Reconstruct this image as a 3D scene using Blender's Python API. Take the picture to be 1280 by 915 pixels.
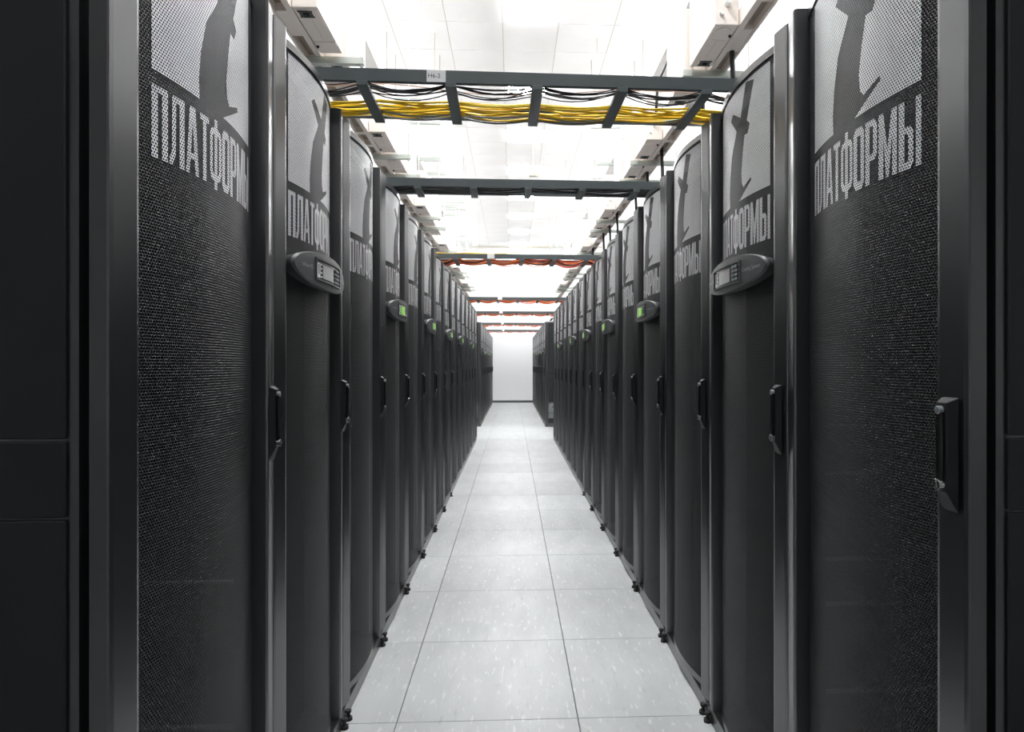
import bpy, math, random
from mathutils import Vector

random.seed(7)
SC = bpy.context.scene
COL = SC.collection
for o in list(bpy.data.objects):
    bpy.data.objects.remove(o)

# ------------------------------------------------------------------ camera, light, exposure
F_PX = 785.0
YAW = math.atan(0.0437)
CAM_H = 1.18
cam_d = bpy.data.cameras.new('camera')
cam_d.sensor_fit = 'HORIZONTAL'
cam_d.sensor_width = 36.0
cam_d.lens = F_PX / 1280 * 36.0
cam_d.shift_x = -F_PX * math.tan(YAW) / 1280
cam_d.shift_y = -1.5 / 1280
cam_d.clip_start = 0.05
cam_d.clip_end = 100
cam = bpy.data.objects.new('camera', cam_d)
COL.objects.link(cam)
cam.location = (0, 0, CAM_H)
cam.rotation_euler = (math.pi / 2, 0, -YAW)
SC.camera = cam

CEIL = 4.83
PANEL_STRENGTH = 62.0
CEILING_FILL_WATTS = 70.0

w = bpy.data.worlds.new('world')
SC.world = w
w.use_nodes = True
w.node_tree.nodes['Background'].inputs[0].default_value = (0.9, 0.95, 1.0, 1)
w.node_tree.nodes['Background'].inputs[1].default_value = 0.05

# upward fill lamps added out of sight behind the racks to brighten the ceiling
for sx in (-3.0, 3.1):
    for y in (2.6, 6.2, 9.8, 13.4, 17.0):
        ld = bpy.data.lights.new('added_ceiling_fill', 'AREA')
        ld.shape = 'RECTANGLE'
        ld.size = 0.3
        ld.size_y = 2.4
        ld.energy = CEILING_FILL_WATTS
        ld.color = (0.98, 0.99, 1.0)
        lo = bpy.data.objects.new('added_ceiling_fill', ld)
        COL.objects.link(lo)
        lo.location = (sx, y, 3.3)
        lo.rotation_euler = (math.pi, 0, 0)

SC.view_settings.view_transform = 'Standard'
SC.view_settings.look = 'None'
SC.view_settings.gamma = 1.0
SC.view_settings.use_curve_mapping = False
SC.view_settings.exposure = 0.0
SC.cycles.use_denoising = True
SC.cycles.max_bounces = 10
SC.cycles.diffuse_bounces = 6
SC.cycles.transparent_max_bounces = 12

# ------------------------------------------------------------------ materials
MATS = {}


def principled(name, color, rough=0.5, metal=0.0, spec=0.5, emit=None, estr=0.0):
    m = bpy.data.materials.new(name)
    m.use_nodes = True
    b = m.node_tree.nodes['Principled BSDF']
    b.inputs['Base Color'].default_value = (*color, 1)
    b.inputs['Roughness'].default_value = rough
    b.inputs['Metallic'].default_value = metal
    b.inputs['Specular IOR Level'].default_value = spec
    if emit:
        b.inputs['Emission Color'].default_value = (*emit, 1)
        b.inputs['Emission Strength'].default_value = estr
    MATS[name] = m
    return m


def with_noise(name, c1, c2, rough, scale, metal=0.0, bump=0.0, bscale=400.0, stretch=(1, 1, 1), lo=0.35, hi=0.65, spec=0.5):
    """noise-mixed two-tone paint with a fine grain bump"""
    m = principled(name, c1, rough, metal, spec)
    nt = m.node_tree
    N, L = nt.nodes, nt.links
    b = N['Principled BSDF']
    tc = N.new('ShaderNodeTexCoord')
    mp = N.new('ShaderNodeMapping')
    mp.inputs['Scale'].default_value = stretch
    L.new(tc.outputs['Object'], mp.inputs['Vector'])
    no = N.new('ShaderNodeTexNoise')
    no.inputs['Scale'].default_value = scale
    no.inputs['Detail'].default_value = 4
    L.new(mp.outputs[0], no.inputs['Vector'])
    cr = N.new('ShaderNodeValToRGB')
    cr.color_ramp.elements[0].position = lo
    cr.color_ramp.elements[1].position = hi
    cr.color_ramp.elements[0].color = (*c1, 1)
    cr.color_ramp.elements[1].color = (*c2, 1)
    L.new(no.outputs['Fac'], cr.inputs[0])
    L.new(cr.outputs[0], b.inputs['Base Color'])
    if bump:
        n2 = N.new('ShaderNodeTexNoise')
        n2.inputs['Scale'].default_value = bscale
        L.new(tc.outputs['Object'], n2.inputs['Vector'])
        bp = N.new('ShaderNodeBump')
        bp.inputs['Strength'].default_value = bump
        bp.inputs['Distance'].default_value = 0.001
        L.new(n2.outputs['Fac'], bp.inputs['Height'])
        L.new(bp.outputs[0], b.inputs['Normal'])
    return m


def perforated(name, color, rough, pitch=0.0055, hole=0.00165, spec=0.5):
    """sheet metal with staggered round holes, laid out in metres on the UV map"""
    m = principled(name, color, rough, 0.0, spec)
    nt = m.node_tree
    N, L = nt.nodes, nt.links
    out = N['Material Output']
    b = N['Principled BSDF']
    uv = N.new('ShaderNodeUVMap')
    sep = N.new('ShaderNodeSeparateXYZ')
    L.new(uv.outputs[0], sep.inputs[0])

    def math_(op, a, c=None):
        n = N.new('ShaderNodeMath')
        n.operation = op
        for i, v in enumerate((a, c)):
            if v is None:
                continue
            if isinstance(v, (int, float)):
                n.inputs[i].default_value = v
            else:
                L.new(v, n.inputs[i])
        return n.outputs[0]
    px, py = pitch, pitch * math.sqrt(3)
    dists = []
    for off in (0.0, 0.5):
        fx = math_('SUBTRACT', math_('FRACT', math_('ADD', math_('DIVIDE', sep.outputs[0], px), 100.0 + off)), 0.5)
        fy = math_('SUBTRACT', math_('FRACT', math_('ADD', math_('DIVIDE', sep.outputs[1], py), 100.0 + off)), 0.5)
        dx = math_('MULTIPLY', fx, px)
        dy = math_('MULTIPLY', fy, py)
        dists.append(math_('ADD', math_('MULTIPLY', dx, dx), math_('MULTIPLY', dy, dy)))
    dmin = math_('MINIMUM', dists[0], dists[1])
    solid = math_('GREATER_THAN', dmin, hole * hole)
    # punched rims: the metal rolls over into each hole
    rim = N.new('ShaderNodeMapRange')
    rim.interpolation_type = 'SMOOTHSTEP'
    rim.inputs['From Min'].default_value = hole
    rim.inputs['From Max'].default_value = pitch * 0.5
    L.new(math_('SQRT', dmin), rim.inputs['Value'])
    bp = N.new('ShaderNodeBump')
    bp.inputs['Strength'].default_value = 1.0
    bp.inputs['Distance'].default_value = 0.0007
    L.new(rim.outputs[0], bp.inputs['Height'])
    L.new(bp.outputs[0], b.inputs['Normal'])
    b.inputs['IOR'].default_value = 1.5
    tr = N.new('ShaderNodeBsdfTransparent')
    mix = N.new('ShaderNodeMixShader')
    L.new(solid, mix.inputs[0])
    L.new(tr.outputs[0], mix.inputs[1])
    L.new(b.outputs[0], mix.inputs[2])
    L.new(mix.outputs[0], out.inputs['Surface'])
    return m


with_noise('rack_paint', (0.0078, 0.0094, 0.0108), (0.0105, 0.0125, 0.0142), 0.29, 2.2, bump=0.0, bscale=900, spec=1.0)
with_noise('side_paint', (0.015, 0.0175, 0.0187), (0.0185, 0.0215, 0.023), 0.6, 3.0, bump=0.1, bscale=700, spec=0.35)
MATS['rack_paint'].node_tree.nodes['Principled BSDF'].inputs['IOR'].default_value = 1.85
principled('rack_inside', (0.004, 0.0042, 0.0045), 0.8)
perforated('mesh_black', (0.019, 0.022, 0.0245), 0.45, spec=0.5)
perforated('mesh_print', (0.90, 0.91, 0.93), 0.33, spec=0.7)
principled('shelf_metal', (0.25, 0.27, 0.28), 0.4, 0.3)
with_noise('pod_grey', (0.062, 0.068, 0.070), (0.074, 0.080, 0.081), 0.42, 30, bump=0.06, bscale=1500)
principled('gloss_black', (0.008, 0.008, 0.009), 0.18)
principled('handle_black', (0.012, 0.0135, 0.0145), 0.5, 0.0, 0.35)
principled('chrome', (0.7, 0.7, 0.7), 0.22, 1.0)
principled('lcd_grey', (0.50, 0.52, 0.50), 0.2)
principled('lcd_green', (0.10, 0.25, 0.03), 0.25, emit=(0.25, 0.75, 0.04), estr=0.45)
principled('label_white', (0.88, 0.88, 0.88), 0.5)
principled('ink', (0.03, 0.03, 0.035), 0.6)
principled('soft_print', (0.34, 0.35, 0.35), 0.5)
principled('side_print', (0.30, 0.32, 0.33), 0.5)
principled('sensor_beige', (0.58, 0.55, 0.48), 0.5)
with_noise('tray_paint', (0.080, 0.096, 0.100), (0.095, 0.112, 0.116), 0.45, 8, bump=0.08, bscale=700)
principled('ivory', (0.90, 0.83, 0.77), 0.45)
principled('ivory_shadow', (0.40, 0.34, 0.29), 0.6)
principled('socket_dark', (0.06, 0.075, 0.065), 0.5)
principled('galvanised', (0.56, 0.60, 0.56), 0.4, 0.5)
principled('rod_white', (0.85, 0.85, 0.83), 0.4)
principled('rod_zinc', (0.55, 0.52, 0.44), 0.45, 0.3)
principled('white_enamel', (0.9, 0.9, 0.89), 0.4)
principled('green_print', (0.50, 0.70, 0.58), 0.5)
principled('cable_yellow', (0.95, 0.66, 0.02), 0.42)
principled('cable_black', (0.018, 0.019, 0.022), 0.35)
principled('cable_grey', (0.33, 0.34, 0.33), 0.45)
principled('cable_orange', (0.75, 0.17, 0.04), 0.45)
principled('cable_red', (0.60, 0.07, 0.03), 0.45)
principled('cable_pink', (0.85, 0.50, 0.36), 0.45)
principled('wall_white', (0.92, 0.925, 0.93), 0.6)
principled('baseboard_grey', (0.10, 0.11, 0.115), 0.5)
principled('ceiling_grid', (0.66, 0.62, 0.50), 0.6)
with_noise('ceiling_tile', (0.90, 0.89, 0.88), (0.93, 0.925, 0.92), 0.7, 1.4, bump=0.1, bscale=300)
principled('light_frame', (0.85, 0.85, 0.85), 0.5)
principled('light_diffuser', (0.9, 0.9, 0.9), 0.5, emit=(0.98, 0.99, 1.0), estr=PANEL_STRENGTH)
principled('floor_joint', (0.16, 0.165, 0.17), 0.7)
principled('rubber', (0.012, 0.012, 0.013), 0.6)


def floor_material():
    m = principled('floor_tile', (0.6, 0.6, 0.6), 0.40, 0.0, 0.4)
    nt = m.node_tree
    N, L = nt.nodes, nt.links
    b = N['Principled BSDF']
    geo = N.new('ShaderNodeNewGeometry')
    info = N.new('ShaderNodeObjectInfo')

    def noise(scale, stretch, detail=3):
        mp = N.new('ShaderNodeMapping')
        mp.inputs['Scale'].default_value = stretch
        mp.inputs['Rotation'].default_value = (0, 0, 0.09)
        L.new(geo.outputs['Position'], mp.inputs['Vector'])
        no = N.new('ShaderNodeTexNoise')
        no.inputs['Scale'].default_value = scale
        no.inputs['Detail'].default_value = detail
        L.new(mp.outputs[0], no.inputs['Vector'])
        return no.outputs['Fac']

    def ramp(fac, p0, p1, c0, c1):
        cr = N.new('ShaderNodeValToRGB')
        cr.color_ramp.elements[0].position = p0
        cr.color_ramp.elements[1].position = p1
        cr.color_ramp.elements[0].color = (*c0, 1)
        cr.color_ramp.elements[1].color = (*c1, 1)
        L.new(fac, cr.inputs[0])
        return cr.outputs[0]

    def mixc(f, a, c, mode='MIX'):
        mx = N.new('ShaderNodeMix')
        mx.data_type = 'RGBA'
        mx.blend_type = mode
        if isinstance(f, float):
            mx.inputs[0].default_value = f
        else:
            L.new(f, mx.inputs[0])
        for i, v in ((6, a), (7, c)):
            if isinstance(v, tuple):
                mx.inputs[i].default_value = (*v, 1)
            else:
                L.new(v, mx.inputs[i])
        return mx.outputs[2]
    base = ramp(noise(5.0, (2.0, 0.6, 1)), 0.3, 0.7, (0.47, 0.487, 0.494), (0.545, 0.56, 0.567))
    streak = ramp(noise(60.0, (1.0, 0.25, 1), 2), 0.60, 0.70, (0, 0, 0), (1, 1, 1))
    dark = ramp(noise(45.0, (1.0, 0.22, 1), 2), 0.62, 0.74, (0, 0, 0), (1, 1, 1))
    c = mixc(dark, base, (0.445, 0.46, 0.466))
    c = mixc(streak, c, (0.63, 0.64, 0.642))
    # a little tile-to-tile difference
    tone = N.new('ShaderNodeMapRange')
    tone.inputs['To Min'].default_value = 0.955
    tone.inputs['To Max'].default_value = 1.03
    L.new(info.outputs['Random'], tone.inputs['Value'])
    comb = N.new('ShaderNodeCombineColor')
    for i in range(3):
        L.new(tone.outputs[0], comb.inputs[i])
    c = mixc(1.0, c, comb.outputs[0], 'MULTIPLY')
    L.new(c, b.inputs['Base Color'])


floor_material()

# ------------------------------------------------------------------ mesh helpers


class MB:
    def __init__(self):
        self.v, self.f, self.uv = [], [], None

    def box(self, x0, x1, y0, y1, z0, z1):
        n = len(self.v)
        self.v += [(x0, y0, z0), (x1, y0, z0), (x1, y1, z0), (x0, y1, z0), (x0, y0, z1), (x1, y0, z1), (x1, y1, z1), (x0, y1, z1)]
        self.f += [tuple(n + i for i in q) for q in ((0, 3, 2, 1), (4, 5, 6, 7), (0, 1, 5, 4), (1, 2, 6, 5), (2, 3, 7, 6), (3, 0, 4, 7))]
        return self

    def prism(self, pts, axis, a, b):
        """closed polygon pts (p, q) swept along axis from a to b"""
        n, k = len(self.v), len(pts)

        def place(p, q, t):
            return (t, p, q) if axis == 'x' else (p, t, q) if axis == 'y' else (p, q, t)
        self.v += [place(p, q, a) for p, q in pts] + [place(p, q, b) for p, q in pts]
        self.f.append(tuple(range(n + k - 1, n - 1, -1)))
        self.f.append(tuple(range(n + k, n + 2 * k)))
        for i in range(k):
            j = (i + 1) % k
            self.f.append((n + i, n + j, n + k + j, n + k + i))
        return self

    def frustum(self, x0, x1, z0, z1, y0, inset, y1, bottom=None):
        """raised plate: outline at y0, smaller face at y1"""
        n = len(self.v)
        ib = inset if bottom is None else bottom
        self.v += [(x0, y0, z0), (x1, y0, z0), (x1, y0, z1), (x0, y0, z1),
                   (x0 + inset, y1, z0 + ib), (x1 - inset, y1, z0 + ib), (x1 - inset, y1, z1 - inset), (x0 + inset, y1, z1 - inset)]
        self.f += [tuple(n + i for i in q) for q in ((4, 5, 6, 7), (0, 1, 5, 4), (1, 2, 6, 5), (2, 3, 7, 6), (3, 0, 4, 7), (3, 2, 1, 0))]
        return self

    def cyl(self, c, axis, r, a, b, k=12, r2=None):
        r2 = r if r2 is None else r2
        n = len(self.v)
        for t, rr in ((a, r), (b, r2)):
            for i in range(k):
                p, q = rr * math.cos(2 * math.pi * i / k), rr * math.sin(2 * math.pi * i / k)
                self.v.append((t, c[0] + p, c[1] + q) if axis == 'x' else (c[0] + p, t, c[1] + q) if axis == 'y' else (c[0] + p, c[1] + q, t))
        self.f.append(tuple(range(n + k - 1, n - 1, -1)))
        self.f.append(tuple(range(n + k, n + 2 * k)))
        for i in range(k):
            j = (i + 1) % k
            self.f.append((n + i, n + j, n + k + j, n + k + i))
        return self

    def tube(self, pts, r, k=6):
        n = len(self.v)
        P = [Vector(p) for p in pts]
        for i, p in enumerate(P):
            t = (P[min(i + 1, len(P) - 1)] - P[max(i - 1, 0)]).normalized()
            ref = Vector((0, 0, 1)) if abs(t.z) < 0.8 else Vector((0, 1, 0))
            a = t.cross(ref).normalized()
            b = a.cross(t).normalized()
            for j in range(k):
                an = 2 * math.pi * j / k
                self.v.append(tuple(p + a * r * math.cos(an) + b * r * math.sin(an)))
        for i in range(len(P) - 1):
            for j in range(k):
                j2 = (j + 1) % k
                self.f.append((n + i * k + j, n + i * k + j2, n + (i + 1) * k + j2, n + (i + 1) * k + j))
        self.f.append(tuple(n + j for j in range(k - 1, -1, -1)))
        m = n + (len(P) - 1) * k
        self.f.append(tuple(m + j for j in range(k)))
        return self

    def mesh(self, name, mat, smooth=False, bevel=None):
        me = bpy.data.meshes.new(name)
        me.from_pydata(self.v, [], self.f)
        if self.uv:
            layer = me.uv_layers.new(name='UVMap')
            for lp in me.loops:
                layer.data[lp.index].uv = self.uv[lp.vertex_index]
        import bmesh
        bm = bmesh.new()
        bm.from_mesh(me)
        if self.uv is None:
            bmesh.ops.recalc_face_normals(bm, faces=bm.faces)
        if bevel:
            es = [e for e in bm.edges if len(e.link_faces) == 2 and e.calc_face_angle(0) > 0.5]
            bmesh.ops.bevel(bm, geom=es, offset=bevel, segments=1, affect='EDGES', clamp_overlap=True)
        bm.to_mesh(me)
        bm.free()
        if smooth:
            me.polygons.foreach_set('use_smooth', [True] * len(me.polygons))
        me.materials.append(MATS[mat])
        return me


def add(name, me, parent=None, loc=None, rotz=0.0):
    o = bpy.data.objects.new(name, me)
    COL.objects.link(o)
    if parent is not None:
        o.parent = parent
    if loc is not None:
        o.location = loc
    if rotz:
        o.rotation_euler = (0, 0, rotz)
    return o


def tag(o, label, cat, group=None):
    o['label'] = label
    o['category'] = cat
    if group:
        o['group'] = group
    return o


def structure(o, label=None):
    o['kind'] = 'structure'
    if label:
        o['label'] = label
    return o


def text_mesh(body, size):
    cu = bpy.data.curves.new('lettering', 'FONT')
    cu.body = body
    cu.size = size
    cu.align_x = 'CENTER'
    cu.align_y = 'CENTER'
    cu.resolution_u = 3
    to = bpy.data.objects.new('lettering', cu)
    COL.objects.link(to)
    dg = bpy.context.evaluated_depsgraph_get()
    me = bpy.data.meshes.new_from_object(to.evaluated_get(dg))
    v = [tuple(x.co) for x in me.vertices]
    f = [tuple(p.vertices) for p in me.polygons]
    bpy.data.objects.remove(to)
    bpy.data.curves.remove(cu)
    bpy.data.meshes.remove(me)
    return v, f


ORD = ['first', 'second', 'third', 'fourth', 'fifth', 'sixth', 'seventh', 'eighth', 'ninth', 'tenth', 'eleventh', 'twelfth',
       'thirteenth', 'fourteenth', 'fifteenth', 'sixteenth', 'seventeenth', 'eighteenth', 'nineteenth', 'twentieth',
       'twenty-first', 'twenty-second', 'twenty-third', 'twenty-fourth', 'twenty-fifth', 'twenty-sixth', 'twenty-seventh']

# ------------------------------------------------------------------ setting
BACK_Y = 19.62
FRONT_Y = -7.0
SIDE = 5.3
XL, XR = -0.547, 0.650          # front planes of the two rows of doors
YL, YR = 0.888, 0.875            # where the rows start

floor = structure(add('floor', MB().box(-SIDE, SIDE, FRONT_Y, BACK_Y, -0.08, -0.006).mesh('floor', 'floor_joint')),
                  'light grey raised floor of square tiles between the black racks')
tile_me = MB().box(-0.2983, 0.2983, -0.2988, 0.2988, -0.03, 0.0).mesh('floor_tile', 'floor_tile', bevel=0.0012)
for r in range(-2, 30):
    y = 2.09 + 0.6 * r + 0.3
    cols = range(3)
    if 9.6 < y < 12.2:
        cols = range(-2, 5)
    for c in cols:
        add('floor_tile', tile_me, floor, (-0.98 + 0.6 * c + 0.3, y, 0))

ceiling = structure(add('ceiling', MB().box(-SIDE, SIDE, FRONT_Y, BACK_Y, CEIL + 0.006, CEIL + 0.08).mesh('ceiling', 'ceiling_grid')),
                    'white suspended ceiling of square tiles with thin beige grid lines')
ctile = MB().box(-0.2965, 0.2965, -0.2965, 0.2965, 0, 0.03).mesh('ceiling_tile', 'ceiling_tile', bevel=0.002)
LIGHT_ROWS = [6.41 - 1.8 * k for k in range(4, 0, -1)] + [6.41 + 1.8 * k for k in range(8)]
for r in range(-16, 22):
    y = 6.41 + 0.6 * r
    for c in range(-5, 5):
        x = -0.10 + 0.6 * c + 0.3
        if c == 0 and any(abs(y - ly) < 0.1 for ly in LIGHT_ROWS):
            continue
        if r < -3:
            continue
        add('ceiling_tile', ctile, ceiling, (x, y, CEIL))
# plain large ceiling field around the tiles that can be seen
cf = MB()
cf.box(-SIDE, -3.104, FRONT_Y, BACK_Y, CEIL, CEIL + 0.03)
cf.box(2.904, SIDE, FRONT_Y, BACK_Y, CEIL, CEIL + 0.03)
ylim = 6.41 - 0.6 * 3 - 0.303
cf.box(-3.096, -0.104, FRONT_Y, ylim, CEIL, CEIL + 0.03)
cf.box(0.504, 2.896, FRONT_Y, ylim, CEIL, CEIL + 0.03)
prev = FRONT_Y
for ly in LIGHT_ROWS[:4]:
    if ly > ylim:
        break
    if ly - 0.303 > prev:
        cf.box(-0.096, 0.496, prev, ly - 0.303, CEIL, CEIL + 0.03)
    prev = ly + 0.303
if prev < ylim:
    cf.box(-0.096, 0.496, prev, ylim, CEIL, CEIL + 0.03)
add('ceiling_field', cf.mesh('ceiling_field', 'ceiling_tile'), ceiling)

structure(add('wall_back', MB().box(-SIDE, SIDE, BACK_Y, BACK_Y + 0.1, -0.08, CEIL + 0.08).mesh('wall_back', 'wall_white')),
          'plain white end wall closing the aisle')
structure(add('wall_left', MB().box(-SIDE - 0.1, -SIDE, FRONT_Y, BACK_Y, -0.08, CEIL + 0.08).mesh('wall_left', 'wall_white')))
structure(add('wall_right', MB().box(SIDE, SIDE + 0.1, FRONT_Y, BACK_Y, -0.08, CEIL + 0.08).mesh('wall_right', 'wall_white')))
structure(add('wall_front', MB().box(-SIDE, SIDE, FRONT_Y - 0.1, FRONT_Y, -0.08, CEIL + 0.08).mesh('wall_front', 'baseboard_grey')))  # unseen wall behind the camera, made dark to cut bounce onto the near racks
structure(add('baseboard_back', MB().box(-SIDE, SIDE, BACK_Y - 0.015, BACK_Y, -0.006, 0.07).mesh('baseboard_back', 'baseboard_grey', bevel=0.004)),
          'dark grey baseboard along the white end wall')

# ceiling light panels above the aisle
fr = MB()
fr.box(-0.297, 0.297, -0.297, -0.279, 0, 0.03)
fr.box(-0.297, 0.297, 0.279, 0.297, 0, 0.03)
fr.box(-0.297, -0.279, -0.279, 0.279, 0, 0.03)
fr.box(0.279, 0.297, -0.279, 0.279, 0, 0.03)
light_frame = fr.mesh('frame', 'light_frame')
dv = MB()
dv.frustum(-0.279, 0.279, -0.279, 0.279, 0.0, 0.05, -0.035)
dv.v = [(x, z, -0.0 + y + 0.02) for x, y, z in dv.v]
light_diff = dv.mesh('diffuser', 'light_diffuser')
seen = 0
for ly in LIGHT_ROWS:
    e = add('ceiling_light', None, None, (0.2, ly, CEIL))
    add('frame', light_frame, e)
    add('diffuser', light_diff, e)
    if ly > 6:
        tag(e, '%s glowing square ceiling light above the aisle, counted from the camera' % ORD[seen], 'light', 'ceiling lights above the aisle')
        seen += 1
    else:
        tag(e, 'glowing square ceiling light overhead, before the first tray', 'light', 'ceiling lights over the camera')

# ------------------------------------------------------------------ rack cabinet parts (front faces -Y, origin at the foot of the door's front plane)
RH = 2.0
HW = 0.236
BOW_A, BOW_B = -0.032, 0.036


def bow(s):
    return BOW_A + BOW_B * (1 - (s / HW) ** 2)


def pod_d(s):
    return 0.014 + 0.022 * (1 - (s / 0.232) ** 2)


def arc_len(s):
    return s + (2 * BOW_B / HW ** 2) ** 2 * s ** 3 / 6


# 2-D outlines -> trapezoids by even-odd filling, then bent onto the door
def fill(polys, dy=0.02, dx=0.02):
    ys = sorted({round(p[1], 6) for poly in polys for p in poly})
    lv = []
    for a, b in zip(ys, ys[1:]):
        n = max(1, int(math.ceil((b - a) / dy)))
        lv += [a + (b - a) * i / n for i in range(n)]
    lv.append(ys[-1])
    out = []
    for a, b in zip(lv, lv[1:]):
        if b - a < 1e-6:
            continue
        m = (a + b) / 2
        cr = []
        for poly in polys:
            for (x0, y0), (x1, y1) in zip(poly, poly[1:] + poly[:1]):
                if (y0 <= m < y1) or (y1 <= m < y0):
                    g = lambda y: x0 + (x1 - x0) * (y - y0) / (y1 - y0)
                    cr.append((g(m), g(a), g(b)))
        cr.sort()
        for p, q in zip(cr[0::2], cr[1::2]):
            n = max(1, int(math.ceil((q[0] - p[0]) / dx)))
            for i in range(n):
                t0, t1 = i / n, (i + 1) / n
                out.append([(p[1] + (q[1] - p[1]) * t0, a), (p[1] + (q[1] - p[1]) * t1, a),
                            (p[2] + (q[2] - p[2]) * t1, b), (p[2] + (q[2] - p[2]) * t0, b)])
    return out


def rect(x0, x1, y0, y1):
    return [(x0, y0), (x1, y0), (x1, y1), (x0, y1)]


def letters():
    """ПЛАТФОРМЫ in tall condensed capitals; returns outlines in a box about 1 high, plus the width"""
    t = 0.122
    L_ = []

    def put(wd, polys):
        L_.append((wd, polys))
    h = 1.0
    put(0.33, [[(0, 0), (t, 0), (t, h - 0.09), (.33 - t, h - 0.09), (.33 - t, 0), (.33, 0), (.33, h), (0, h)]])
    put(0.35, [[(0, 0), (.06, 0), (.14, .16), (.15, h - .09), (.35 - t, h - .09), (.35 - t, 0), (.35, 0), (.35, h), (.06, h), (.05, .18), (0, .1)]])
    put(0.35, [[(0, 0), (.09, 0), (.12, .22), (.23, .22), (.26, 0), (.35, 0), (.25, h), (.10, h)], [(.132, .31), (.218, .31), (.175, .78)]])
    put(0.28, [[(.0875, 0), (.1925, 0), (.1925, h - .09), (.28, h - .09), (.28, h), (0, h), (0, h - .09), (.0875, h - .09)]])
    o1 = [(0, .2), (.05, .1), (.155, .08), (.155, -.06), (.26, -.06), (.26, .08), (.365, .1), (.415, .2), (.415, .8), (.365, .9), (.26, .92),
          (.26, 1.06), (.155, 1.06), (.155, .92), (.05, .9), (0, .8)]
    put(0.415, [o1, [(.09, .22), (.155, .17), (.155, .83), (.09, .78)], [(.26, .17), (.325, .22), (.325, .78), (.26, .83)]])
    put(0.33, [[(0, .1), (.07, 0), (.26, 0), (.33, .1), (.33, .9), (.26, 1), (.07, 1), (0, .9)], [(t, .13), (.225, .13), (.225, .87), (t, .87)]])
    put(0.32, [[(0, 0), (t, 0), (t, .36), (.25, .36), (.32, .45), (.32, .91), (.25, 1), (0, 1)], [(t, .45), (.215, .47), (.215, .89), (t, .91)]])
    put(0.43, [[(0, 0), (t, 0), (t, .62), (.18, 0), (.25, 0), (.325, .62), (.325, 0), (.43, 0), (.43, 1), (.31, 1), (.215, .42), (.12, 1), (0, 1)]])
    ya = [(0, 0), (.24, 0), (.30, .09), (.30, .53), (.24, .62), (t, .62), (t, 1), (0, 1)]
    yb = [(t, .10), (.20, .12), (.20, .50), (t, .52)]
    put(0.45, [ya, yb, rect(.345, .45, 0, 1)])
    x = 0
    polys = []
    for wd, ps in L_:
        polys += [[(px + x, py) for px, py in p] for p in ps]
        x += wd + 0.036
    return polys, x - 0.036


def logo_polys():
    z0, z1 = 1.645, 1.966
    tee = [(-0.066, z0), (0.018, z0), (0.092, 1.684), (0.089, 1.692), (0.058, 1.681), (0.046, 1.677), (0.035, 1.688), (0.031, 1.72),
           (0.040, 1.772), (0.052, 1.821), (0.070, 1.818), (0.083, 1.842), (0.066, 1.856), (0.106, 1.952), (0.060, 1.964), (0.026, 1.878), (-0.036, 1.912),
           (-0.056, 1.897), (-0.004, 1.850), (-0.045, 1.790), (-0.062, 1.73), (-0.068, 1.68)]
    box_ = [(-0.180, z0), (-0.066, z0)] + [(0.018, z0), (0.180, z0), (0.180, z1), (-0.180, z1)]
    # light plate = rectangle minus the letter; both outlines together, even-odd
    plate = [rect(-0.180, 0.180, z0, z1), tee]
    lp, wd = letters()
    k = 0.360 / wd
    hz0, hz1 = 1.507, 1.622
    text = [[(-0.180 + px * k, hz0 + py * (hz1 - hz0)) for px, py in p] for p in lp]
    return plate, text


def bent(quads, off):
    m = MB()
    m.uv = []
    for q in quads:
        n = len(m.v)
        for s, z in q:
            m.v.append((s, -(bow(s) + off), z))
            m.uv.append((arc_len(s), z))
        m.f.append((n, n + 1, n + 2, n + 3))
    return m


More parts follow.
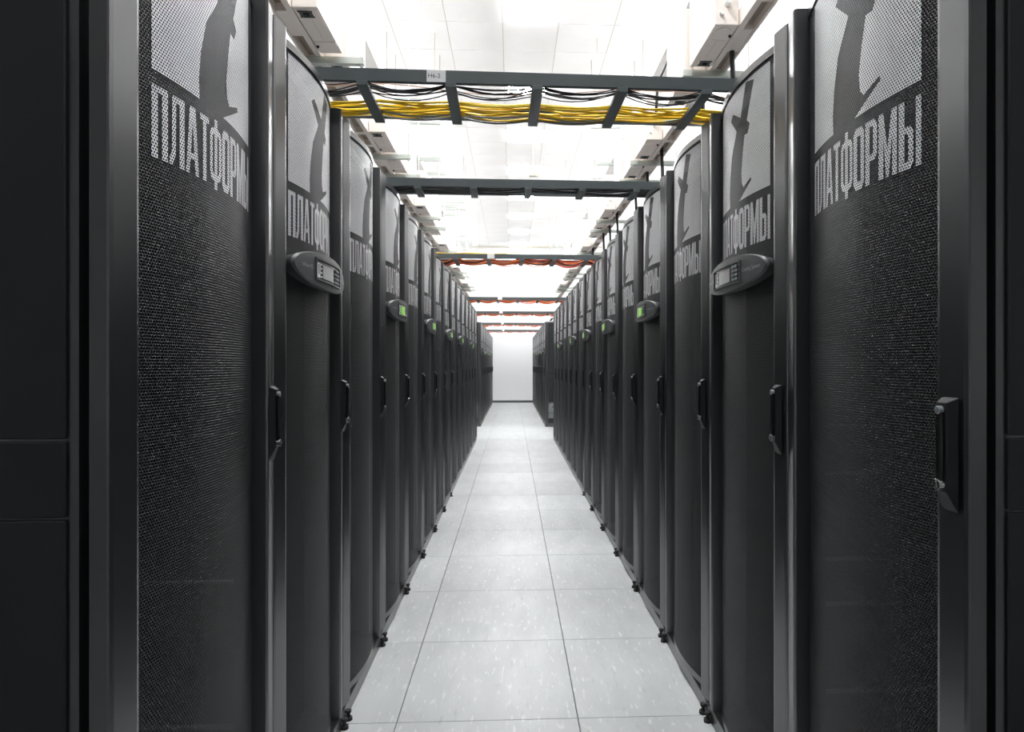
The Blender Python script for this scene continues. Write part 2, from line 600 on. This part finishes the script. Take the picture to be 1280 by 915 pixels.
def build_meshes():
    R = {}
    # cabinet shell, open at the front
    b = MB()
    fr_, bk = 0.047, 1.07
    b.box(-0.299, -0.292, fr_, bk, 0.05, RH)
    b.box(0.292, 0.299, fr_, bk, 0.05, RH)
    b.box(-0.292, 0.292, bk - 0.008, bk, 0.05, RH)
    b.box(-0.292, 0.292, fr_, bk - 0.008, RH - 0.012, RH)
    b.box(-0.292, 0.292, fr_, bk - 0.008, 0.05, 0.06)
    b.box(-0.292, -0.25, fr_, fr_ + 0.03, 0.06, RH - 0.012)
    b.box(0.25, 0.292, fr_, fr_ + 0.03, 0.06, RH - 0.012)
    b.box(-0.25, 0.25, fr_, fr_ + 0.03, RH - 0.05, RH - 0.012)
    R['cabinet_body'] = b.mesh('cabinet_body', 'rack_paint')
    # equipment face behind the door: dark blanking plates
    b = MB()
    b.box(-0.245, 0.245, 0.115, 0.13, 0.08, 1.95)
    R['blanking'] = b.mesh('equipment_face', 'rack_inside')
    # door frame: stiles, arched rails
    st = [(0.298, 0.034), (0.298, 0.011), (0.296, 0.0085), (0.290, 0.0065), (0.249, -0.0015), (0.244, -0.001), (0.241, 0.003), (0.2365, 0.034), (0.232, 0.038), (0.290, 0.038)]
    b = MB()
    b.prism(st, 'z', 0.052, RH - 0.002)
    b.prism([(-x, y) for x, y in reversed(st)], 'z', 0.052, RH - 0.002)
    N = 24

    def arc(z0, z1, grow):
        pts = []
        for i in range(N + 1):
            s = -HW + 2 * HW * i / N
            pts.append((s, -(bow(s) + grow)))
        pts += [(HW, 0.038), (-HW, 0.038)]
        b.prism(pts, 'z', z0, z1)
    arc(RH - 0.024, RH - 0.004, 0.003)
    arc(0.054, 0.078, 0.003)
    R['door_frame'] = b.mesh('door_frame', 'rack_paint')
    # perforated curved sheet
    qs = []
    z0, z1 = 0.078, RH - 0.024
    for i in range(32):
        s0, s1 = -HW + 2 * HW * i / 32, -HW + 2 * HW * (i + 1) / 32
        qs.append([(s0, z0), (s1, z0), (s1, z1), (s0, z1)])
    R['perforated_panel'] = bent(qs, 0.0).mesh('perforated_panel', 'mesh_black')
    plate, text = logo_polys()
    R['logo_plate'] = bent(fill(plate), 0.0006).mesh('logo_plate', 'mesh_print')
    tq = fill(text, 0.05, 0.03)
    R['logo_lettering'] = bent(tq, 0.0006).mesh('logo_lettering', 'mesh_print')
    # swing handle on the door's right stile
    b = MB()
    b.frustum(0.2505, 0.287, 0.962, 1.132, 0.001, 0.008, -0.012, 0.03)
    R['handle'] = b.mesh('handle', 'handle_black', bevel=0.001)
    b = MB()
    b.prism([(0.262, 0.995), (0.275, 0.995), (0.275, 1.108), (0.272, 1.114), (0.265, 1.114), (0.262, 1.108)], 'y', -0.018, -0.0115)
    R['lever'] = b.mesh('lever', 'gloss_black', bevel=0.002)
    b = MB()
    b.cyl((0.2685, 1.113), 'y', 0.0065, -0.0195, -0.012, 14)
    R['pivot'] = b.mesh('pivot', 'shelf_metal', bevel=0.001)
    b = MB()
    b.cyl((0.2685, 1.002), 'y', 0.0085, -0.0205, -0.012, 16)
    b.box(0.2677, 0.2693, -0.0210, -0.0203, 0.997, 1.007)
    R['key_lock'] = b.mesh('key_lock', 'chrome', bevel=0.0008)
    # plinth and feet
    b = MB()
    b.box(-0.299, 0.299, 0.004, 0.03, 0.0, 0.050)
    b.box(-0.299, 0.299, 1.03, 1.07, 0.0, 0.050)
    b.box(-0.299, -0.27, 0.03, 1.03, 0.0, 0.050)
    b.box(0.27, 0.299, 0.03, 1.03, 0.0, 0.050)
    R['plinth'] = b.mesh('plinth', 'rack_paint', bevel=0.002)
    b = MB()
    b.cyl((0, -0.004), 'z', 0.013, 0.0, 0.010, 12)
    b.cyl((0, -0.004), 'z', 0.006, 0.010, 0.026, 8)
    b.cyl((0, -0.004), 'z', 0.010, 0.026, 0.034, 6)
    R['levelling_foot'] = b.mesh('levelling_foot', 'rubber')
    # side panels of the end cabinets
    for nm, z0, z1 in (('upper', 1.0785, 1.975), ('middle', 0.971, 1.0745), ('lower', 0.07, 0.967)):
        b = MB().box(0.299, 0.305, 0.062, 1.055, z0, z1)
        R['side_' + nm] = b.mesh('side_panel', 'side_paint', bevel=0.0015)
    # rotated lettering low on the side panel of the far blocks
    lp, wd = letters()
    sm = MB()
    for q in fill(lp, 0.2, 0.2):
        n = len(sm.v)
        for px, py in q:
            sm.v.append((0.3056, 0.055 + 0.012 + 0.10 * (1 - py), 0.17 + 0.29 * px / wd))
        sm.f.append((n, n + 1, n + 2, n + 3))
    R['side_lettering'] = sm.mesh('side_lettering', 'side_print')
    # shelf edge behind the mesh
    R['shelf'] = MB().box(0.276, 0.290, 0.085, 0.50, -0.003, 0.003).mesh('slide_rail', 'shelf_metal', bevel=0.001)
    # oval display housing of the cooling units
    b = MB()
    A, B, K = 0.232, 0.049, 56
    zc = 1.434

    def ring(r, drop, fixed=None):
        out = []
        for i in range(K):
            an = 2 * math.pi * i / K
            s, z = A * r * math.cos(an), B * r * math.sin(an)
            d = (bow(s * 0.98) - 0.004) if fixed else pod_d(s) - drop
            out.append((s, -d, zc + z))
        return out
    rings = [ring(0.90, 0, True), ring(1.0, 0.0065), ring(1.0, 0.0065), ring(0.968, 0.0), ring(0.968, 0.0), ring(0.8, -0.0005), ring(0.5, -0.001), ring(0.2, -0.001)]
    for rg in rings:
        b.v += rg
    for k in range(len(rings) - 1):
        if k in (1, 3):
            continue
        for i in range(K):
            j = (i + 1) % K
            b.f.append((k * K + i, k * K + j, (k + 1) * K + j, (k + 1) * K + i))
    n = len(b.v)
    b.v.append((0, -(pod_d(0) + 0.001), zc))
    for i in range(K):
        b.f.append(((len(rings) - 1) * K + i, (len(rings) - 1) * K + (i + 1) % K, n))
    me = b.mesh('display_housing', 'pod_grey', smooth=True)
    R['display_housing'] = me

    def plate_on_pod(name, s0, s1, z0, z1, off, th, mat, n=8):
        q = MB()
        pts = []
        for i in range(n + 1):
            s = s0 + (s1 - s0) * i / n
            pts.append((s, -(pod_d(s) + off)))
        back = [(p, y + th) for p, y in reversed(pts)]
        q.prism(pts + back, 'z', z0, z1)
        return q.mesh(name, mat)
    R['screen_bezel'] = plate_on_pod('screen_bezel', -0.112, 0.100, zc - 0.026, zc + 0.026, 0.0012, 0.004, 'gloss_black')
    fm = MB()
    for (s0, s1, z0, z1) in ((-0.115, 0.103, zc + 0.026, zc + 0.030), (-0.115, 0.103, zc - 0.030, zc - 0.026), (-0.115, -0.112, zc - 0.026, zc + 0.026), (0.100, 0.103, zc - 0.026, zc + 0.026)):
        n = 8 if s1 - s0 > 0.01 else 1
        pts = [(s0 + (s1 - s0) * i / n, -(pod_d(s0 + (s1 - s0) * i / n) + 0.005)) for i in range(n + 1)]
        fm.prism(pts + [(p, y + 0.008) for p, y in reversed(pts)], 'z', z0, z1)
    R['screen_frame'] = fm.mesh('screen_frame', 'pod_grey')
    R['lcd_grey'] = plate_on_pod('screen', -0.062, 0.028, zc - 0.020, zc + 0.018, 0.002, 0.002, 'lcd_grey')
    R['lcd_green'] = plate_on_pod('screen', -0.062, 0.028, zc - 0.020, zc + 0.018, 0.002, 0.002, 'lcd_green')
    R['label_strip'] = plate_on_pod('label_strip', -0.106, -0.084, zc - 0.022, zc + 0.018, 0.002, 0.002, 'label_white', 2)
    R['strip_print'] = plate_on_pod('strip_print', -0.097, -0.092, zc - 0.012, zc + 0.014, 0.0026, 0.001, 'ink', 1)
    for i in range(4):
        R['indicator%d' % i] = MB().cyl((-0.075, zc + 0.015 - 0.011 * i), 'y', 0.0028, -(pod_d(-0.075) + 0.003), -(pod_d(-0.075)), 8).mesh('indicator_light', 'label_white')
        for k in range(2):
            s = 0.058 + 0.02 * k
            q = MB().cyl((s, zc + 0.016 - 0.0115 * i), 'y', 0.0042, -(pod_d(s) + 0.006), -(pod_d(s)), 10, 0.0048)
            R['button%d%d' % (k, i)] = q.mesh('button', 'shelf_metal')
    for key, body, s_c, size in (('caption_a', 'Cooling System', 0.160, 0.0150), ('caption_b', 'InRow RC', -0.160, 0.0150)):
        v, f = text_mesh(body, size)
        q = MB()
        q.v = [(x + s_c, -(pod_d(x + s_c) + 0.0022), zc + y) for x, y, z in v]
        q.f = f
        R[key] = q.mesh('caption', 'soft_print')
    return R


R = build_meshes()


def rack(x, y, rotz, near_side, label, group, cooling=False, shelves=None, end=False, level=0, green=True, lettering=False):
    """near_side: -1 / +1 local side that faces the camera; level 0 close, 1 middle, 2 far"""
    e = add('server_rack' if not cooling else 'cooling_rack', None, None, (x, y, 0), rotz)
    tag(e, label, 'rack', group)
    add('cabinet_body', R['cabinet_body'], e)
    add('plinth', R['plinth'], e)
    add('door_frame', R['door_frame'], e)
    pan = add('perforated_panel', R['perforated_panel'], e)
    add('logo_plate', R['logo_plate'], pan)['label'] = 'pale square logo plate with a slanted dark letter t'
    add('logo_lettering', R['logo_lettering'], pan)['label'] = 'pale tall capital lettering under the logo plate'
    if shelves:
        for z in shelves:
            o = add('slide_rail', R['shelf'], e, (0, 0, z))
            o.scale = (-near_side, 1, 1)
    else:
        add('equipment_face', R['blanking'], e)
    h = add('handle', R['handle'], e)
    if level < 2:
        add('lever', R['lever'], h)
        add('pivot', R['pivot'], h)
        add('key_lock', R['key_lock'], h)['label'] = 'round chrome key lock'
        add('levelling_foot', R['levelling_foot'], e, (0.275, 0, 0))
        add('levelling_foot', R['levelling_foot'], e, (-0.275, 0, 0))
    if cooling:
        p = add('display_housing', R['display_housing'], e)
        p['label'] = 'grey oval display housing across the door'
        add('screen_bezel', R['screen_bezel'], p)
        add('screen', R['lcd_green' if green else 'lcd_grey'], p)
        if level < 2:
            add('screen_frame', R['screen_frame'], p)
            add('label_strip', R['label_strip'], p)
        if level == 0:
            add('strip_print', R['strip_print'], p)
            for i in range(4):
                add('indicator_light', R['indicator%d' % i], p)
                for k in range(2):
                    add('button', R['button%d%d' % (k, i)], p)
            add('caption', R['caption_a'], p)
            add('caption', R['caption_b'], p)
    if end:
        for nm in ('upper', 'middle', 'lower'):
            s = add('side_panel', R['side_' + nm], e)
            s.scale = (near_side, 1, 1)
        if lettering:
            s = add('side_lettering', R['side_lettering'], e)
            s.scale = (near_side, 1, 1)
            s['label'] = 'pale lettering running up the side panel'
    return e


COOL1 = {1, 3, 5, 7, 9, 12}
for side in ('L', 'R'):
    x, y0 = (XL, YL) if side == 'L' else (XR, YR)
    rz, near = (math.pi / 2, -1) if side == 'L' else (-math.pi / 2, 1)
    where = 'on the H6-2 tag side' if side == 'L' else 'opposite the H6-2 tag'
    grp = 'racks ' + where
    for i in range(15):
        cool = i in COOL1
        kind = 'with oval display' if cool else 'with plain perforated door'
        lab = '%s black rack from the camera %s, %s' % (ORD[i], where, kind)
        sh = None
        if i == 0:
            sh = [0.35, 0.682, 1.018] if side == 'L' else [0.406, 0.613, 0.72, 0.923, 1.035]
        rack(x, y0 + 0.6 * i + 0.3, rz, near, lab, grp, cool, sh, end=(i == 0),
             level=0 if i < 4 else 1 if i < 8 else 2, green=(i != 1))
    xb, yb = (-0.590, 12.06) if side == 'L' else (0.628, 11.92)
    for i in range(12):
        cool = i in (1, 3, 5, 7)
        kind = 'with oval display' if cool else 'with plain door'
        lab = '%s black rack of the far block %s, %s' % (ORD[i], where, kind)
        rack(xb, yb + 0.6 * i + 0.3, rz, near, lab, 'far block ' + grp, cool, None, end=(i == 0), level=2, lettering=(i == 0))

# ------------------------------------------------------------------ overhead cable trays across the aisle
TZ = 2.045


def tray(y, width, rot, nrung_x, label, group, tag_x=None, tag_text=None, ext=(-0.76, 0.86)):
    e = add('cable_tray', None, None, (0, y, TZ), rot)
    tag(e, label, 'cable tray', group)
    x0, x1 = ext
    t, hgt = 0.004, 0.038
    for yy, sg in ((0.0, 1), (width, -1)):
        pr = [(yy, 0), (yy + sg * 0.016, 0), (yy + sg * 0.016, t), (yy + sg * t, t), (yy + sg * t, hgt - t), (yy + sg * 0.016, hgt - t), (yy + sg * 0.016, hgt), (yy, hgt)]
        add('side_rail', MB().prism(pr, 'x', x0, x1).mesh('side_rail', 'tray_paint'), e)
    rm = MB().box(-0.017, 0.017, -0.001, width + 0.001, -0.014, 0.0).mesh('rung', 'tray_paint', bevel=0.001)
    for rx in nrung_x:
        add('rung', rm, e, (rx, 0, 0))
    pm = MB().box(-0.015, 0.015, 0.01, width - 0.01, -0.045, -0.0).mesh('support_foot', 'tray_paint')
    for rx in (x0 + 0.03, x1 - 0.03):
        add('support_foot', pm, e, (rx, 0, 0))
    if tag_x is not None:
        tw = 0.058
        tm = MB().box(tag_x - tw / 2, tag_x + tw / 2, -0.0018, -0.0002, 0.001, hgt - 0.001).mesh('name_tag', 'label_white')
        to = add('name_tag', tm, e)
        to['label'] = 'white tag on the rail'
        if tag_text:
            to['label'] = 'white tag printed H6-2'
            v, f = text_mesh(tag_text, 0.019)
            q = MB()
            q.v = [(tag_x - 0.006 + a, -0.0024, hgt / 2 + b_) for a, b_, c in v]
            q.f = f
            add('tag_lettering', q.mesh('tag_lettering', 'ink'), to)
    return e


RUNG = [-0.457, -0.188, 0.079, 0.345, 0.613]


def cable(name, label, cat, group, y0, rot, ylo, yhi, zoff, sag, r, mat, seed, ext, rungs, wob=0.5, rise=0.0):
    rd = random.Random(seed)
    x0, x1 = ext
    n = 44
    yy = rd.uniform(ylo, yhi)
    zz = rd.uniform(0, 0.012)
    ph, ph2 = rd.uniform(0, 6.28), rd.uniform(0, 6.28)
    sags = [sag * rd.uniform(0.4, 1.1) for _ in range(len(rungs) + 1)]
    bounds = [rungs[0] - 0.266] + list(rungs) + [rungs[-1] + 0.266]
    pts = []
    for i in range(n + 1):
        x = x0 + (x1 - x0) * i / n
        k = max(0, min(len(bounds) - 2, sum(1 for b_ in bounds if b_ <= x) - 1))
        u = (x - bounds[k]) / (bounds[k + 1] - bounds[k])
        u = min(1, max(0, u))
        dz = -sags[k] * 4 * u * (1 - u)
        y = yy + wob * (yhi - ylo) * (0.5 * math.sin(x * 5.1 + ph) + 0.3 * math.sin(x * 11.0 + ph2))
        y = min(yhi, max(ylo, y))
        z = r + zz + zoff + dz + rise * math.sin(x * 3.5 + ph2) ** 2
        c_, s_ = math.cos(rot), math.sin(rot)
        pts.append((x * c_ - y * s_, y0 + x * s_ + y * c_, TZ + z))
    o = add(name, MB().tube(pts, r, 6).mesh(name, mat, smooth=True))
    tag(o, label, cat, group)
    return o


T1 = (1.94, 0.30, 0.018)
tray(*T1, RUNG, 'dark grey ladder cable tray overhead bearing the H6-2 tag', 'ladder trays across the aisle', -0.232, 'H6-2')
for i in range(16):
    cable('yellow_cable', 'yellow patch cable lying along the tray with the H6-2 tag', 'cable', 'yellow cables on the tagged tray',
          T1[0], T1[2], 0.17, 0.275, 0.0, 0.012, 0.0033, 'cable_yellow', 100 + i, (-0.72, 0.82), RUNG)
for i in range(3):
    cable('grey_cable', 'grey cable under the yellow bundle on the H6-2 tray', 'cable', 'grey cables on the tagged tray',
          T1[0], T1[2], 0.20, 0.28, -0.006, 0.016, 0.0035, 'cable_grey', 150 + i, (-0.72, 0.82), RUNG)
for i in range(9):
    cable('black_cable', 'black cable drooping between rungs beside the H6-2 tag rail', 'cable', 'black cables on the tagged tray',
          T1[0], T1[2], 0.02, 0.09, -0.002, 0.030, 0.0019, 'cable_black', 200 + i, (-0.72, 0.82), RUNG)
cable('pink_cable', 'single thin pink cable looping over the H6-2 tray', 'cable', None, T1[0], T1[2], 0.11, 0.16, 0.004, 0.0, 0.0016, 'cable_pink', 260, (-0.72, 0.82), RUNG, rise=0.03)

T2 = (3.06, 0.16, 0.012)
tray(*T2, RUNG, 'dark grey cable tray second from the camera, filled with black cable', 'ladder trays across the aisle')
for i in range(9):
    cable('black_cable', 'black cable lying in the second tray from the camera', 'cable', 'black cables on the second tray',
          T2[0], T2[2], 0.02, 0.145, 0.0, 0.008, 0.007, 'cable_black', 300 + i, (-0.72, 0.82), RUNG)
far_trays = [(5.13, 0.30, 0.012, -0.172, 'third'), (8.38, 0.30, 0.008, -0.160, 'fourth'), (10.6, 0.30, 0.006, -0.185, 'fifth'),
             (13.5, 0.30, 0.004, -0.205, 'sixth'), (16.2, 0.30, 0.004, -0.225, 'seventh')]
for ti, (y, wd, rot, tx, nm) in enumerate(far_trays):
    tray(y, wd, rot, RUNG, 'dark grey ladder tray %s from the camera with drooping orange cables' % nm, 'ladder trays across the aisle', tx)
    n = (12, 8, 7, 5, 4)[ti]
    for i in range(n):
        red = (i % 3 == 2)
        cable('orange_cable', '%s cable drooping between rungs of the %s tray' % ('dark red' if red else 'orange', nm), 'cable',
              '%s cables on the %s tray' % ('dark red' if red else 'orange', nm), y, rot, 0.01, 0.2, -0.004, 0.040, 0.0048,
              'cable_red' if red else 'cable_orange', 400 + 20 * ti + i, (-0.72, 0.82), RUNG)
for i in range(3):
    cable('yellow_cable', 'yellow cable heaped above the rail of the third tray', 'cable', 'yellow cables on the third tray',
          5.13, 0.012, 0.02, 0.2, 0.03, 0.0, 0.0045, 'cable_yellow', 600 + i, (-0.72, 0.1), RUNG, rise=0.02)
for i in range(2):
    cable('black_cable', 'black cable drooping lowest under the third tray', 'cable', 'black cables on the third tray',
          5.13, 0.012, 0.02, 0.1, -0.008, 0.045, 0.0045, 'cable_black', 650 + i, (-0.72, 0.82), RUNG)

# ------------------------------------------------------------------ busbar runs with tap-off boxes above the racks
BZ = CAM_H + 1.91
# box in local coordinates: x from 0 (aisle side) to 0.14, y from 0 to 0.5, bottom at z 0
b = MB().box(0, 0.135, 0, 0.5, 0, 0.43)
tap_case = b.mesh('casing', 'ivory', bevel=0.004)
b = MB().box(0.008, 0.060, 0.02, 0.34, -0.004, 0.0)
n = 10
pts = [(0.004, 0.36)] + [(0.004 + 0.125 * i / n, 0.36 + 0.12 * math.sin(math.pi * (0.15 + 0.7 * i / n))) for i in range(n + 1)] + [(0.129, 0.36)]
b.prism(pts, 'z', -0.005, 0.0)
tap_cover = b.mesh('cover_plate', 'ivory', bevel=0.001)
b = MB().box(0.065, 0.125, 0.03, 0.34, -0.003, 0.0)
tap_cover2 = b.mesh('hatch', 'ivory', bevel=0.001)
b = MB().box(0.042, 0.112, 0.035, 0.085, -0.0065, -0.002)
b.box(0.038, 0.116, 0.030, 0.035, -0.009, -0.002)
b.box(0.038, 0.116, 0.085, 0.090, -0.009, -0.002)
tap_socket = b.mesh('socket', 'socket_dark', bevel=0.001)
tap_breaker = MB().box(0.062, 0.092, 0.048, 0.072, -0.011, -0.006).mesh('switch', 'gloss_black', bevel=0.001)
tap_green = MB().box(-0.0008, 0.0, 0.36, 0.43, 0.12, 0.20).mesh('side_label', 'green_print')
b = MB().cyl((0.07, 0.12), 'y', 0.018, 0.5, 0.535, 12).cyl((0.07, 0.20), 'y', 0.018, 0.5, 0.535, 12)
b.cyl((0.035, 0.06), 'y', 0.012, 0.5, 0.52, 10)
tap_gland = b.mesh('cable_gland', 'white_enamel', bevel=0.002)
tap_knob = MB().cyl((0.118, 0.40), 'z', 0.008, -0.016, 0.0, 10).mesh('latch_knob', 'gloss_black', bevel=0.001)


def tap_box(x, y, flip, label, group, far):
    e = add('tap_off_box', None, None, (x, y, BZ), math.pi if flip else 0)
    tag(e, label, 'electrical box', group)
    add('casing', tap_case, e)
    add('cover_plate', tap_cover, e)
    add('hatch', tap_cover2, e)
    s = add('socket', tap_socket, e)
    if not far:
        add('switch', tap_breaker, s)
        add('latch_knob', tap_knob, e)
        add('side_label', tap_green, e)
    add('cable_gland', tap_gland, e)
    return e


def bus_run(sgn, x_in, y_shift, bracket_in, where):
    """sgn -1: above the row on the tag side, +1: above the other row"""
    # trunking: underside with two lips and a recessed channel, outside the boxes
    xr0 = x_in + sgn * 0.140
    e = add('busbar_trunking', None, None, (xr0, 0, BZ))
    tag(e, 'long ivory busbar trunking hung above the racks ' + where, 'trunking', 'busbar trunking')
    s = sgn

    def bx(a0, a1, z0, z1, y0=1.0, y1=18.6):
        return MB().box(min(s * a0, s * a1), max(s * a0, s * a1), y0, y1, z0, z1)
    add('lip', bx(0.0, 0.035, 0.0, 0.10).mesh('lip', 'ivory', bevel=0.002), e)
    add('lip', bx(0.100, 0.118, 0.0, 0.10).mesh('lip', 'ivory', bevel=0.002), e)
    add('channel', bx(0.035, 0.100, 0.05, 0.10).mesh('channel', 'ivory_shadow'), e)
    cm = bx(0.036, 0.099, 0.006, 0.05, -0.03, 0.03).mesh('crossbar', 'ivory')
    c2 = bx(0.036, 0.099, 0.004, 0.05, -0.13, 0.13).mesh('cover', 'ivory', bevel=0.002)
    k = 0
    for j in range(-2, 11):
        y = 5.28 + y_shift + 0.6 * 2 * j
        if 1.2 < y < 18.3:
            add('crossbar', cm, e, (0, y + 0.05, 0))
            add('crossbar', cm, e, (0, y + 0.35, 0))
            add('cover', c2, e, (0, y + 0.78, 0))
    # boxes in groups of three
    cnt = 0
    for g in range(-1, 5):
        for i in range(3):
            if g == -1 and i == 0:
                continue
            y = 5.28 + y_shift + 2.4 * g + 0.6 * i
            lab = '%s ivory tap-off box above the racks %s, counted from the camera' % (ORD[cnt], where)
            if sgn > 0:
                # socket end away from the camera
                bo = tap_box(x_in, y + 0.5, False, lab, 'tap-off boxes ' + where, y > 8)
                bo.scale = (1, -1, 1)
            else:
                bo = tap_box(x_in, y, True, lab, 'tap-off boxes ' + where, y > 8)
                bo.scale = (1, -1, 1)
            if sgn > 0 and cnt < 5:
                gx, gy, gz = x_in + 0.07, y - 0.028, BZ + 0.20
                pts = [(gx, gy + 0.02, gz), (gx, gy - 0.02, gz + 0.005), (gx, gy - 0.035, gz + 0.05), (gx + 0.01, gy - 0.03, gz + 0.25), (gx + 0.12, gy - 0.02, gz + 0.50), (gx + 0.14, gy - 0.02, BZ + 0.765)]
                c = add('feeder_cable', MB().tube(pts, 0.012, 8).mesh('feeder_cable', 'cable_black', smooth=True))
                tag(c, '%s black feeder cable rising from a tap-off box %s' % (ORD[cnt], where), 'cable', 'feeder cables')
            # power cable dropping into the rack below
            cnt += 1
            if sgn < 0 or cnt > 9:
                continue
            xd = x_in + sgn * 0.20
            pts = [(xd, y + 0.3, BZ + 0.05), (xd + sgn * 0.01, y + 0.3, BZ - 0.2), (xd + sgn * 0.03, y + 0.31, BZ - 0.5),
                   (xd + sgn * 0.02, y + 0.33, BZ - 0.8), (xd, y + 0.34, 2.0)]
            c = add('power_cable', MB().tube(pts, 0.016, 8).mesh('power_cable', 'cable_black', smooth=True))
            tag(c, '%s black power cable dropping from the trunking %s' % (ORD[cnt - 1], where), 'cable', 'power cables ' + where)
        # two hangers per group, each one threaded-rod trapeze with two cross channels
        for i in (1, 2):
            if g == -1 and i == 1:
                continue
            y = 5.28 + y_shift + 2.4 * g + 0.6 * i - 0.045
            h = add('trapeze_hanger', None, None, (0, y, 0))
            num = ORD[2 * (g + 1) + i - 1]
            tag(h, '%s two-level hanger of white rods carrying the trunking %s' % (num, where), 'hanger', 'trapeze hangers ' + where)
            bi, bo_ = bracket_in, x_in + sgn * 0.42
            for z in (BZ - 0.041, CAM_H + 2.63):
                pr = [(-0.02, 0), (0.02, 0), (0.02, 0.04), (0.014, 0.04), (0.014, 0.004), (-0.014, 0.004), (-0.014, 0.04), (-0.02, 0.04)]
                add('cross_channel', MB().prism([(p, q + z) for p, q in pr], 'x', min(bi, bo_), max(bi, bo_)).mesh('cross_channel', 'galvanised'), h)
            for rx in (bi + sgn * 0.018, bo_ - sgn * 0.018):
                add('rod', MB().cyl((rx, 0), 'z', 0.0065, BZ - 0.06, CEIL, 8).mesh('rod', 'rod_white'), h)
                nut = MB().cyl((rx, 0), 'z', 0.012, BZ - 0.055, BZ - 0.041, 6).mesh('nut', 'galvanised')
                add('nut', nut, h)
    # enclosed white duct on the upper channels
    z = CAM_H + 2.672
    d = MB()
    da, db = x_in + sgn * 0.16, x_in + sgn * 0.34
    d.box(min(da, db), max(da, db), 1.0, 18.6, z, z + 0.10)
    o = add('cable_duct', None, None, (0, 0, 0))
    add('duct_body', d.mesh('duct_body', 'white_enamel', bevel=0.004), o)
    lid = MB().box(min(da, db) - 0.004, max(da, db) + 0.004, 1.0, 18.6, z + 0.10, z + 0.112)
    add('duct_lid', lid.mesh('duct_lid', 'white_enamel', bevel=0.003), o)
    tag(o, 'white cable duct running high above the trunking ' + where, 'cable duct', 'high white ducts')
    # second set of thin rods with single struts carrying another duct
    xi, xo = (x_in + sgn * -0.20, x_in + sgn * 0.34)
    zs = CAM_H + 2.855
    for j, y in enumerate((2.89, 3.39, 6.99, 7.49, 11.09, 11.59, 15.19, 15.69)):
        h = add('strut_hanger', None, None, (0, y + y_shift * 0.5, 0))
        tag(h, '%s thin zinc hanger with a single high strut %s' % (ORD[j], where), 'hanger', 'thin strut hangers ' + where)
        add('strut', MB().box(min(xi, xo), max(xi, xo), -0.015, 0.015, zs - 0.02, zs).mesh('strut', 'galvanised'), h)
        for rx in (xi + sgn * 0.01, xo - sgn * 0.01):
            add('rod', MB().cyl((rx, 0), 'z', 0.005, zs - 0.03, CEIL, 8).mesh('rod', 'rod_zinc'), h)
    o = add('wire_duct', MB().box(min(x_in + sgn * 0.24, x_in + sgn * 0.33), max(x_in + sgn * 0.24, x_in + sgn * 0.33), 1.0, 18.6, zs, zs + 0.06).mesh('wire_duct', 'white_enamel', bevel=0.004))
    tag(o, 'topmost flat white wire duct under the ceiling ' + where, 'cable duct', 'topmost wire ducts')


bus_run(-1, -1.04, -0.075, -0.92, 'on the H6-2 tag side')
bus_run(1, 1.14, 0.0, 1.105, 'opposite the H6-2 tag')

# ------------------------------------------------------------------ small things
e = add('sensor_box', None, None, (0.303, 9.0, 0))
zb = CAM_H + 2.70
add('casing', MB().box(-0.058, 0.058, -0.03, 0.03, zb, zb + 0.135).mesh('casing', 'sensor_beige', bevel=0.004), e)
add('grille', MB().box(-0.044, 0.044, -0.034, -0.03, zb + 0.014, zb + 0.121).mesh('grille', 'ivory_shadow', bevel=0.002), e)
add('rod', MB().cyl((0, 0), 'z', 0.004, zb + 0.135, CEIL, 8).mesh('rod', 'rod_white'), e)
tag(e, 'small beige sensor box hanging below the bright ceiling', 'sensor')

e = add('junction_box', None, None, (0.628 + 0.055, 12.0, 2.0))
add('casing', MB().box(0.0, 0.16, 0.0, 0.12, 0.0, 0.11).mesh('casing', 'white_enamel', bevel=0.004), e)
add('opening', MB().prism([(0.03, 0.02), (0.07, 0.02), (0.11, 0.075), (0.07, 0.075)], 'y', -0.003, 0.0).mesh('opening', 'ink'), e)
tag(e, 'small white junction box on top of the far rack block', 'electrical box')
